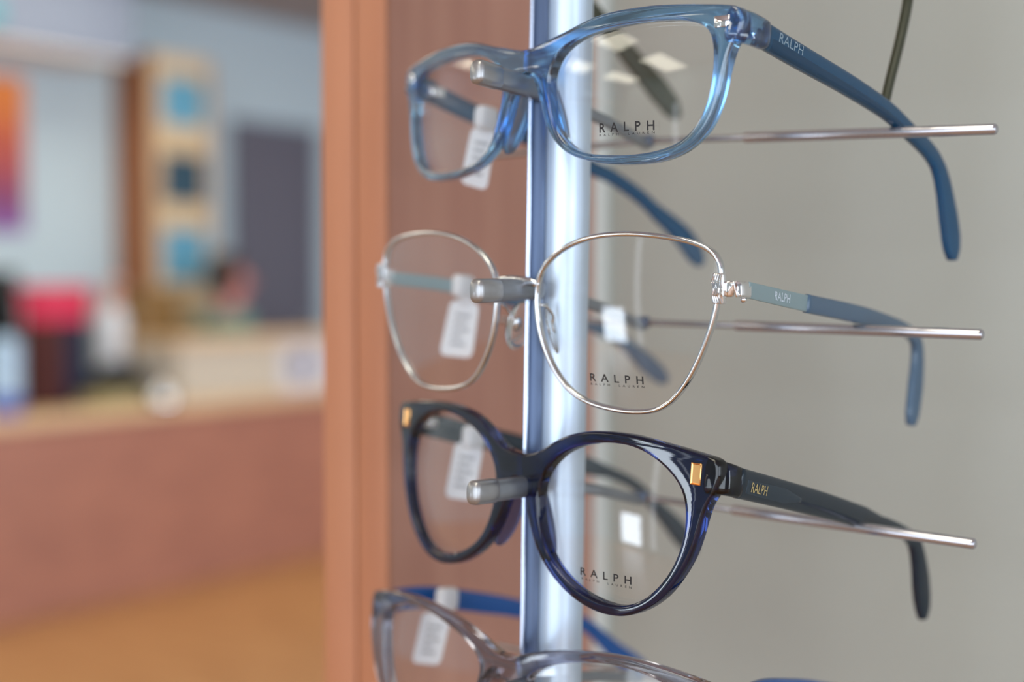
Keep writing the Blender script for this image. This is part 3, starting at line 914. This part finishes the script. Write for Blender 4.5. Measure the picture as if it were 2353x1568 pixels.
# ------------------------------------------------------------------ the shop behind
M_wallpaint = mat('wall_paint_pale_blue', rgb(184, 201, 212), 0.7, noise=0.02, nscale=2)
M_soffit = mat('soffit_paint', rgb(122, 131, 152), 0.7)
M_ceil = mat('ceiling_tile', rgb(176, 168, 170), 0.8, noise=0.04, nscale=8)
M_floor = wood('floor_oak', rgb(164, 116, 72), rgb(188, 140, 92), 0.35, (3, 26, 3))
M_counter = wood('counter_front_cherry', rgb(150, 98, 82), rgb(168, 112, 92), 0.4, (4, 4, 14))
M_ctop = wood('counter_top_maple', rgb(206, 172, 132), rgb(218, 186, 146), 0.35, (6, 6, 6))
M_riser = mat('riser_laminate_cream', rgb(192, 182, 168), 0.45, noise=0.03, nscale=3)
M_white = mat('white_paper', rgb(205, 205, 218), 0.5)
M_mark = mat('grey_emblem_print', rgb(70, 62, 84), 0.6)
M_cab_side = wood('cabinet_side_walnut', rgb(140, 86, 50), rgb(156, 98, 58), 0.4, (20, 20, 3))
M_cab = wood('cabinet_maple', rgb(206, 180, 144), rgb(216, 192, 158), 0.4, (10, 10, 3))
M_niche1 = mat('niche_blue', rgb(96, 160, 192), 0.5, noise=0.12, nscale=9)
M_niche2 = mat('niche_slate', rgb(40, 72, 92), 0.5, noise=0.12, nscale=9)
M_door = mat('door_grey', rgb(98, 96, 110), 0.5)
M_doorframe = mat('door_frame_grey', rgb(100, 100, 114), 0.5)
M_black = mat('black_plastic', rgb(16, 18, 20), 0.6)
M_screen = mat('dark_screen', rgb(34, 40, 42), 0.25)
M_red = mat('red_card', rgb(206, 40, 80), 0.6)
M_maroon = mat('maroon_binder', rgb(70, 20, 18), 0.7)
M_navyb = mat('navy_binder', rgb(3, 18, 52), 0.7)
M_milk = mat('white_bottle_plastic', rgb(222, 226, 236), 0.35)
M_pinkcap = mat('pink_bottle_cap', rgb(224, 170, 160), 0.4)
M_bottleblue = mat('blue_label', rgb(4, 44, 160), 0.4)
M_paleblue = mat('pale_blue_plastic', rgb(168, 196, 224), 0.35)
M_khaki = mat('khaki_tray', rgb(150, 138, 96), 0.5)
M_teal = mat('teal_cloth', rgb(110, 150, 140), 0.8)
M_skin = mat('skin', rgb(196, 128, 122), 0.55)
M_hair = mat('dark_brown_hair', rgb(50, 34, 28), 0.6)
M_trouser = mat('dark_trousers', rgb(40, 42, 52), 0.8)
M_window = mat('window_frame_white', rgb(215, 216, 218), 0.4)
M_sign = mat('teal_sign', rgb(70, 150, 165), 0.5)
M_troffer = mat('troffer_diffuser', rgb(240, 236, 215), 0.5, emit=(1.0, 0.95, 0.78, 1), estr=6.0)
M_steel = mat('polished_steel', rgb(230, 232, 236), 0.05, 1.0)

CEIL = 2.8
LEFT = -6.0
END_B = 10.5

def rbox(name, a0, a1, b0, b1, z0, z1, m, parent=None, bev=0.0):
    """box in shop axes; top-level boxes get the shop's rotation"""
    o = box(name, a0, a1, b0, b1, z0, z1, m, parent, bev)
    if parent is None:
        o.matrix_world = ROOM
    return o

def hitA(px, py, a):
    d = AX * ((px - CX) / F) + AY * ((py - CY) / F) + AZ
    t = (a - CAM.dot(RA)) / d.dot(RA)
    return ROOM.inverted() @ (CAM + d * t)

def bA(px, a):
    return hitA(px, 650, a).y
def zA(px, py, a):
    return hitA(px, py, a).z

st = lambda o: tag(o, kind='structure')
st(rbox('floor', LEFT - .1, RIGHT + .1, FRONT_B - .1, END_B + .1, -.05, 0, M_floor))
st(rbox('ceiling', LEFT - .1, RIGHT + .1, FRONT_B - .1, END_B + .1, CEIL, CEIL + .05, M_ceil))
st(rbox('wall_left', LEFT - .1, LEFT, FRONT_B - .1, END_B + .1, 0, CEIL, M_wallpaint))
st(rbox('wall_end', LEFT, RIGHT, END_B, END_B + .1, 0, CEIL, M_wallpaint))

# front wall with its window openings; right wall openings added for fill light
OPEN = [(-4.6, -3.85, .08, .76), (-3.5, -3.36, .08, 2.1), (-1.7, 4.3, .2, 2.35)]
FILL_OPEN_R = [(-3.5, -.5, .2, 2.35), (1.0, 9.0, .2, 2.35)]  # added openings that frame the two right-hand fill lights
wcount = 0
def glazed_wall(name, openings, lo, hi, place):
    """place(s0, s1, z0, z1, d0, d1): box over the run s, height z and depth d behind the inner face"""
    global wcount
    bmf = bmesh.new()
    def piece(*q):
        t_ = place(*q)
        me_ = bpy.data.meshes.new('piece')
        t_.to_mesh(me_)
        t_.free()
        bmf.from_mesh(me_)
        bpy.data.meshes.remove(me_)
    prev = lo
    for s0, s1, z0, z1 in openings:
        piece(prev, s0, 0, CEIL, 0, .1)
        piece(s0, s1, 0, z0, 0, .1)
        piece(s0, s1, z1, CEIL, 0, .1)
        prev = s1
    piece(prev, hi, 0, CEIL, 0, .1)
    w_ = st(bm_obj(name, bmf, M_wallpaint))
    w_.matrix_world = ROOM
    for s0, s1, z0, z1 in openings:
        wcount += 1
        o = st(bm_obj('window_%d' % wcount, place(s0, s1, z0, z1, .05, .06), M_lens))
        o.matrix_world = ROOM
        fw = .035
        for q in ((s0, s0 + fw, z0, z1), (s1 - fw, s1, z0, z1), (s0 + fw, s1 - fw, z0, z0 + fw), (s0 + fw, s1 - fw, z1 - fw, z1)):
            bm_obj('window_frame', place(*q, .035, .075), M_window, o)
        n_m = int((s1 - s0) / 1.4)
        for q in range(1, n_m):
            sm = s0 + (s1 - s0) * q / n_m
            bm_obj('mullion', place(sm - .03, sm + .03, z0 + fw, z1 - fw, .035, .075), M_window, o)
glazed_wall('wall_front', OPEN, LEFT, RIGHT, lambda s0, s1, z0, z1, d0, d1: box_bm(s0, s1, FRONT_B - d1, FRONT_B - d0, z0, z1))
glazed_wall('wall_right', FILL_OPEN_R, FRONT_B - .1, END_B + .1, lambda s0, s1, z0, z1, d0, d1: box_bm(RIGHT + d0, RIGHT + d1, s0, s1, z0, z1))  # windows in this wall are added to carry the fill

# bulkhead above the counter side
cab_a = LEFT + .27
cab_b0, cab_b1 = bA(347, cab_a), bA(490, cab_a)
zs = zA(0, 88, LEFT + .45)
tr2 = st(rbox('trim_2', LEFT, LEFT + .45, FRONT_B, cab_b0 - .25, zs, CEIL, M_soffit))
box('soffit_bounce_layer', LEFT, LEFT + .448, FRONT_B, cab_b0 - .252, zs - .012, zs, mat('soffit_bounce_cream', rgb(228, 222, 216), .6), tr2)  # added layer; its pale colour stands in for bounce light on the underside

# ceiling lights
for a_ in (-5.0, -3.4, -0.3):
    for n_, b_ in enumerate((-3.85, -1.85, 0.15, 2.15, 4.15, 6.15)):
        if (a_ == -5.0 and n_ > 4) or (a_ == -.3 and n_ == 2):
            continue
        if a_ == -.3:
            b_ += 1.15
        side_ = {-5.0: 'over the counter side', -3.4: 'along the middle of the shop', -0.3: 'over the display side'}[a_]
        ord_ = ('first', 'second', 'third', 'fourth', 'fifth', 'sixth')[n_] + ' from the shop windows '
        t = empty('ceiling_light', ROOM @ Vector((a_, b_, CEIL)), ROOM.to_3x3(),
                  'cream glowing rectangular ceiling light, ' + ord_ + side_, 'light', 'ceiling lights')
        box('frame', -.33, .33, -.63, .63, -.012, 0, M_window, t)
        box('diffuser', -.30, .30, -.60, .60, -.016, -.012, M_troffer, t)

# door in the left wall
d0, d1 = bA(552, LEFT), bA(704, LEFT)
zt = zA(620, 312, LEFT)
door = st(rbox('door_1', LEFT - .02, LEFT + .02, d0, d1, 0, zt, M_door))
for q in ((d0 - .07, d0, 0, zt + .07), (d1, d1 + .07, 0, zt + .07), (d0, d1, zt, zt + .07)):
    box('door_frame', LEFT, LEFT + .035, q[0], q[1], q[2], q[3], M_doorframe, door)
box('door_handle', LEFT + .02, LEFT + .07, d1 - .12, d1 - .04, 1.0, 1.025, M_steel, door, .005)

# poster, gradient print
def poster_mat():
    m = mat('poster_print', rgb(230, 120, 50), 0.5)
    nt = m.node_tree
    b = nt.nodes['Principled BSDF']
    tc = nt.nodes.new('ShaderNodeTexCoord')
    sp = nt.nodes.new('ShaderNodeSeparateXYZ')
    nz = nt.nodes.new('ShaderNodeTexNoise')
    nz.inputs['Scale'].default_value = 3.0
    ad = nt.nodes.new('ShaderNodeMath')
    ad.operation = 'MULTIPLY_ADD'
    ad.inputs[1].default_value = 0.25
    cr = nt.nodes.new('ShaderNodeValToRGB')
    els = cr.color_ramp.elements
    els[0].position, els[0].color = 0.08, rgb(140, 100, 178)
    els[1].position, els[1].color = 0.98, rgb(236, 136, 60)
    for p_, c_ in ((.28, rgb(124, 62, 110)), (.5, rgb(160, 70, 82)), (.72, rgb(190, 88, 62))):
        e = els.new(p_)
        e.color = c_
    nt.links.new(tc.outputs['Generated'], sp.inputs[0])
    nt.links.new(tc.outputs['Generated'], nz.inputs['Vector'])
    nt.links.new(nz.outputs['Fac'], ad.inputs[0])
    nt.links.new(sp.outputs['Z'], ad.inputs[2])
    nt.links.new(ad.outputs[0], cr.inputs['Fac'])
    nt.links.new(cr.outputs['Color'], b.inputs['Base Color'])
    return m
pa = LEFT + .02
pst = rbox('poster', LEFT + .004, pa, bA(-110, pa), bA(62, pa), zA(20, 532, pa), zA(20, 176, pa), poster_mat())
tag(pst, 'orange to purple poster on the pale wall at the left edge', 'poster')
sg = rbox('hanging_sign', LEFT + .46, LEFT + .48, bA(-80, LEFT + .48), bA(16, LEFT + .48), zA(0, 52, LEFT + .48), 2.5, M_sign)
tag(sg, 'small teal sign on the bulkhead in the top left corner', 'sign')

# tall wall cabinet with three niches
cz1 = zA(420, 132, cab_a)
t = empty('wall_cabinet', ROOM @ Vector((cab_a, cab_b0, 0)), ROOM.to_3x3(), 'tall wooden cabinet with three square blue niches beside the grey door', 'cabinet')
W_ = cab_b1 - cab_b0
dep = cab_a - LEFT - .004
box('side_panel', -dep, 0, 0, .02, 0, cz1, M_cab_side, t)
box('side_panel', -dep, 0, W_ - .02, W_, 0, cz1, M_cab_side, t)
box('back_panel', -dep, -dep + .02, .02, W_ - .02, 0, cz1, M_cab, t)
n0, n1 = bA(374, cab_a) - cab_b0, bA(478, cab_a) - cab_b0
rows_ = [(180, 290, M_niche1), (355, 468, M_niche2), (526, 645, M_niche1)]
zlast = cz1
for y0, y1, mm in rows_:
    za, zb = zA(428, y0, cab_a), zA(428, y1, cab_a)
    box('front_rail', -.02, 0, .02, W_ - .02, za, zlast, M_cab, t)
    box('front_stile', -.02, 0, .02, n0, zb, za, M_cab, t)
    box('front_stile', -.02, 0, n1, W_ - .02, zb, za, M_cab, t)
    box('niche_back', -.032, -.022, n0 - .01, n1 + .01, zb - .01, za + .01, mm, t)
    zlast = zb
box('front_rail', -.02, 0, .02, W_ - .02, 0, zlast, M_cab, t)

# counter
CA = -4.5
cb0, cb1 = bA(-260, CA), bA(752, CA) + 1.2
t = empty('reception_counter', ROOM @ Vector((CA, cb0, 0)), ROOM.to_3x3(), 'long wooden reception counter with pale top across the back of the shop', 'counter')
LB = cb1 - cb0
box('front_panel', -.03, 0, 0, LB, 0, .72, M_counter, t)
box('kick_board', -.06, -.03, 0, LB, 0, .1, M_counter, t)
box('inner_panel', -.68, -.66, 0, LB, 0, .72, M_counter, t)
box('end_panel', -.66, -.03, 0, .03, 0, .72, M_counter, t)
box('end_panel', -.66, -.03, LB - .03, LB, 0, .72, M_counter, t)
box('counter_top', -.70, .02, -.02, LB + .02, .72, .755, M_ctop, t, .004)
RIS = CA - .16
rb0 = bA(408, RIS)
t = empty('counter_riser', ROOM @ Vector((RIS, rb0, .755)), ROOM.to_3x3(), 'cream raised ledge standing on the reception counter', 'ledge')
zr = zA(580, 772, RIS) - .755
rl = cb1 - rb0
box('front_board', -.02, 0, 0, rl, 0, zr - .03, M_riser, t)
box('end_board', -.3, -.02, 0, .02, 0, zr - .03, M_riser, t)
box('ledge_top', -.32, .03, -.02, rl, zr - .03, zr, M_ctop, t, .003)
sp_ = RIS + .006
ps = empty('paper_notice', ROOM @ Vector((sp_, bA(648, sp_), max(.76, zA(690, 908, sp_)))), ROOM.to_3x3(), 'white paper notice with small dark emblem taped to the cream ledge', 'notice')
pw, ph = bA(752, sp_) - bA(648, sp_), zA(690, 792, sp_) - max(.76, zA(690, 908, sp_))
box('sheet', -.003, 0, 0, pw, 0, ph, M_white, ps)
bm = bmesh.new()
bmesh.ops.create_circle(bm, cap_ends=True, radius=pw * .19, segments=24, matrix=Matrix.Translation((.0012, pw * .42, ph * .52)) @ Matrix.Rotation(math.pi / 2, 4, 'Y'))
bm_obj('emblem', bm, M_mark, ps)

def stand(px, py, a):
    """spot on the counter top below a pixel column"""
    return ROOM @ Vector((a, bA(px, a), .755))
def wpx(px0, px1, a):
    return bA(px1, a) - bA(px0, a)

# monitor at the left edge
a_ = CA - .6
t = empty('computer_monitor', stand(-40, 0, a_), ROOM.to_3x3(), 'black computer monitor seen from behind at the left end of the counter', 'monitor')
hz = zA(0, 622, a_) - .755
wm = wpx(-150, 46, a_)
box('screen_shell', -.03, .015, -wm * .58, wm * .42, .1, hz, M_black, t, .01)
box('back_cover', .015, .04, -wm * .35, wm * .25, .16, hz - .06, M_screen, t, .008)
box('neck', -.02, .02, -.03, .03, .01, .12, M_black, t)
box('foot', -.08, .08, -.11, .11, 0, .012, M_black, t, .004)

# pale blue dispenser with blue base
a_ = CA - .2
t = empty('wipe_dispenser', stand(8, 0, a_), ROOM.to_3x3(), 'pale blue canister with bright blue base at the left edge of the counter', 'canister')
def turned(name, prof, m, parent, n=28):
    V, Fc = [], []
    for r, z in prof:
        for j in range(n):
            a = 2 * math.pi * j / n
            V.append((r * math.cos(a), r * math.sin(a), z))
    for i in range(len(prof) - 1):
        for j in range(n):
            Fc.append((i * n + j, i * n + (j + 1) % n, (i + 1) * n + (j + 1) % n, (i + 1) * n + j))
    Fc.append(tuple(range(n))[::-1])
    Fc.append(tuple((len(prof) - 1) * n + j for j in range(n)))
    return mesh(name, V, Fc, m, parent, True, 1.0, math.radians(45))
hz = zA(10, 775, a_) - .755
turned('body', [(.058, .07), (.058, hz * .85), (.05, hz * .93), (.036, hz)], M_paleblue, t)
turned('base', [(.06, 0), (.062, .01), (.062, .068), (.059, .072)], M_bottleblue, t)

# binders and red box
a_ = CA - .26
hz = zA(130, 742, a_) - .755
def binder(px0, px1, m, label):
    w = wpx(px0, px1, a_)
    t = empty('binder', stand(px0, 0, a_), ROOM.to_3x3(), label, 'binder', 'binders on the counter')
    box('cover', -.13, -.126, 0, w, 0, hz, m, t)
    box('spine', -.012, 0, 0, w, 0, hz, m, t, .003)
    box('side_cover', -.126, -.012, 0, .004, 0, hz, m, t)
    box('side_cover', -.126, -.012, w - .004, w, 0, hz, m, t)
    box('paper_block', -.124, -.014, .006, w - .006, .006, hz - .01, M_white, t)
binder(94, 146, M_maroon, 'maroon binder standing under the red box')
binder(149, 205, M_navyb, 'navy blue binder standing under the red box')
t = empty('red_box', ROOM @ Vector((a_, bA(92, a_), .756 + hz)), ROOM.to_3x3(), 'bright red flat box lying across the maroon and navy binders', 'box')
w = wpx(92, 206, a_)
hr = zA(130, 658, a_) - .756 - hz
box('tray', -.125, .0, 0, w, 0, hr * .6, M_red, t, .003)
box('lid', -.13, .005, -.005, w + .005, hr * .6, hr, M_red, t, .003)

# white bottle
a_ = CA - .53
hz0 = zA(258, 830, a_)
t = empty('pump_bottle', stand(258, 0, a_), ROOM.to_3x3(), 'white plastic pump bottle with pinkish top between binders and ledge', 'bottle')
hz = zA(258, 640, a_) - .755
turned('body', [(.05, 0), (.055, .012), (.056, hz * .62), (.05, hz * .7), (.03, hz * .76)], M_milk, t)
turned('collar', [(.03, hz * .76), (.03, hz * .86), (.012, hz * .87), (.012, hz * .95)], M_pinkcap, t)
box('spout', -.015, .05, -.014, .014, hz * .93, hz, M_pinkcap, t, .005)

# telephone and tray in front of it
a_ = CA - .1
t = empty('letter_tray', stand(218, 0, a_), ROOM.to_3x3(), 'low khaki letter tray in front of the white bottle', 'tray')
w = wpx(218, 332, a_)
box('base', -.11, 0, 0, w, 0, .008, M_khaki, t)
box('front_wall', -.008, 0, 0, w, .008, .06, M_khaki, t)
box('back_wall', -.11, -.102, 0, w, .008, .06, M_khaki, t)
box('end_wall', -.102, -.008, 0, .008, .008, .06, M_khaki, t)
box('end_wall', -.102, -.008, w - .008, w, .008, .06, M_khaki, t)
t = empty('telephone', stand(226, 0, a_) + Vector((0, 0, .0)), ROOM.to_3x3(), 'black desk telephone behind the khaki tray', 'telephone')
t.matrix_world = Matrix.Translation(ROOM @ Vector((CA - .33, bA(232, CA - .33), .755))) @ ROOM.to_3x3().to_4x4()
w = wpx(232, 322, CA - .33)
V = [(-.09, 0, 0), (.09, 0, 0), (.09, w, 0), (-.09, w, 0), (-.09, 0, .13), (.08, 0, .09), (.08, w, .09), (-.09, w, .13)]
mesh('body', V, [(0, 1, 2, 3), (4, 5, 6, 7), (0, 1, 5, 4), (1, 2, 6, 5), (2, 3, 7, 6), (3, 0, 4, 7)], M_black, t, False, 1.0)
V, Fc = loft([Vector((-.02, .02, .125)), Vector((-.02, .04, .145)), Vector((-.02, w * .45, .15)), Vector((-.02, w - .03, .145)), Vector((-.02, w - .01, .125))], [.018] * 5, [.022] * 5, Vector((1, 0, 0)), 12, 3)
mesh('handset', V, Fc, M_black, t, True, 1.0)

# service bell: the round glint
a_ = CA - .06
t = empty('service_bell', stand(370, 0, a_), ROOM.to_3x3(), 'small shiny chrome service bell at the end of the cream ledge', 'bell')
turned('base', [(.062, 0), (.062, .01), (.054, .015)], M_black, t)
turned('dome', [(.06 * math.cos(q), .018 + .062 * math.sin(q)) for q in [math.radians(x) for x in range(0, 88, 8)]], M_steel, t, 48)
turned('button', [(.006, .079), (.006, .09), (.003, .093)], M_steel, t)

# low drawer chest under the niches
a_ = LEFT + .41
t = empty('drawer_chest', ROOM @ Vector((a_, bA(312, a_), 0)), ROOM.to_3x3(), 'golden brown wooden chest standing in front of the niche cabinet', 'chest')
w = wpx(312, 416, a_)
hz = zA(360, 662, a_)
M_gold = wood('chest_oak', rgb(128, 92, 44), rgb(142, 106, 58), 0.4, (8, 8, 8))
box('carcass', -.125, -.012, 0, w, 0, hz - .025, M_gold, t)
box('top_board', -.13, .01, -.01, w + .01, hz - .025, hz, M_gold, t, .003)
for q in range(3):
    z0 = .05 + q * (hz - .1) / 3
    dr = box('drawer_front', -.012, 0, .02, w - .02, z0, z0 + (hz - .1) / 3 - .015, M_gold, t, .003)
    box('knob', 0, .02, w / 2 - .012, w / 2 + .012, z0 + .1, z0 + .124, M_steel, dr, .005)

# person seated behind the counter
pa_ = CA - .97
head_b = bA(524, pa_)
ztop = zA(521, 590, pa_)
prs = empty('person', ROOM @ Vector((pa_, head_b, 0)), ROOM.to_3x3() @ Matrix.Rotation(math.radians(-16), 3, 'Z'),
            'person with dark hair in a teal top sitting behind the counter', 'person')
H = ztop                                           # crown height while seated
def skin_body(name, verts, edges, radii, m, parent, sub=2):
    me = bpy.data.meshes.new(name)
    me.from_pydata(verts, edges, [])
    o = bpy.data.objects.new(name, me)
    md = o.modifiers.new('skin', 'SKIN')
    md.use_smooth_shade = True
    for v, r in zip(me.skin_vertices[0].data, radii):
        v.radius = r if isinstance(r, tuple) else (r, r)
    me.skin_vertices[0].data[0].use_root = True
    sb = o.modifiers.new('subdivision', 'SUBSURF')
    sb.levels = sb.render_levels = sub
    me.materials.append(m)
    return add(o, parent)
# local: +y = facing direction, x = to the person's right, z = up
seat = H - .86
bv = [(0, -.02, seat + .08), (0, -.02, seat + .26), (0, -.02, seat + .44), (0, -.02, seat + .56), (0, 0, H - .28), (0, .015, H - .20), (0, .03, H - .12), (0, .02, H - .045)]
br = [(.15, .12), (.14, .11), (.155, .115), (.13, .09), (.055, .055), (.068, .078), (.076, .092), (.058, .075)]
be = [(i, i + 1) for i in range(7)]
for s in (-1, 1):
    i = len(bv)
    bv += [(s * .15, -.02, seat + .53), (s * .18, .0, seat + .27), (s * .16, .20, seat + .22), (s * .15, .29, seat + .22)]
    br += [.055, .042, .034, .028]
    be += [(3, i), (i, i + 1), (i + 1, i + 2), (i + 2, i + 3)]
    for f_ in range(4):
        k = len(bv)
        bv.append((s * (.135 + .012 * f_), .375 - .008 * abs(f_ - 1.5), seat + .215))
        br.append(.009)
        be.append((i + 3, k))
    k = len(bv)
    bv.append((s * .11, .33, seat + .22))
    br.append(.01)
    be.append((i + 3, k))
    i = len(bv)
    bv += [(s * .09, .02, seat + .04), (s * .11, .40, seat + .03), (s * .11, .40, .09), (s * .11, .52, .05)]
    br += [.085, .06, .042, .035]
    be += [(0, i), (i, i + 1), (i + 1, i + 2), (i + 2, i + 3)]
skin_body('body', bv, be, br, M_skin, prs)
tv = [(0, -.02, seat + .08), (0, -.02, seat + .26), (0, -.02, seat + .44), (0, -.02, seat + .57)]
trr = [(.165, .135), (.155, .125), (.17, .13), (.135, .095)]
te = [(0, 1), (1, 2), (2, 3)]
for s in (-1, 1):
    i = len(tv)
    tv += [(s * .15, -.02, seat + .54), (s * .178, -.005, seat + .32)]
    trr += [.068, .056]
    te += [(3, i), (i, i + 1)]
skin_body('top', tv, te, trr, M_teal, prs)
lv = [(0, -.02, seat + .07)]
lr = [(.165, .135)]
le = []
for s in (-1, 1):
    i = len(lv)
    lv += [(s * .09, .02, seat + .04), (s * .11, .40, seat + .03), (s * .11, .40, .12)]
    lr += [.095, .07, .055]
    le += [(0, i), (i, i + 1), (i + 1, i + 2)]
skin_body('trousers', lv, le, lr, M_trouser, prs)
def hairfn(p):
    if p.y > .02:
        p.y = .02 + (p.y - .02) * .35
    return p
hr_ = ellipsoid('hair', (0, -.018, H - .098), (.094, .108, .122), M_hair, prs, 1.0, 24, fn=lambda p: Vector((p.x, p.y if p.z > .045 else min(p.y, .02), p.z)))
ellipsoid('nose', (0, .128, H - .132), (.013, .02, .02), M_skin, prs, 1.0, 12)
for s in (-1, 1):
    ellipsoid('eye', (s * .032, .112, H - .108), (.012, .008, .007), M_black, prs, 1.0, 10)
    ellipsoid('ear', (s * .083, .01, H - .12), (.01, .018, .03), M_skin, prs, 1.0, 10)
ellipsoid('mouth', (0, .112, H - .178), (.024, .009, .007), mat('lips', rgb(168, 80, 82), .5), prs, 1.0, 12)
# her stool
stl = empty('stool', ROOM @ Vector((pa_, head_b, 0)), ROOM.to_3x3(), 'dark round stool under the seated person behind the counter', 'stool')
turned('seat', [(.14, seat - .10), (.15, seat - .09), (.15, seat - .07), (.13, seat - .062)], M_black, stl)
turned('column', [(.025, .04), (.025, seat - .10)], M_steel, stl, 14)
turned('base', [(.2, 0), (.2, .02), (.03, .045)], M_black, stl)
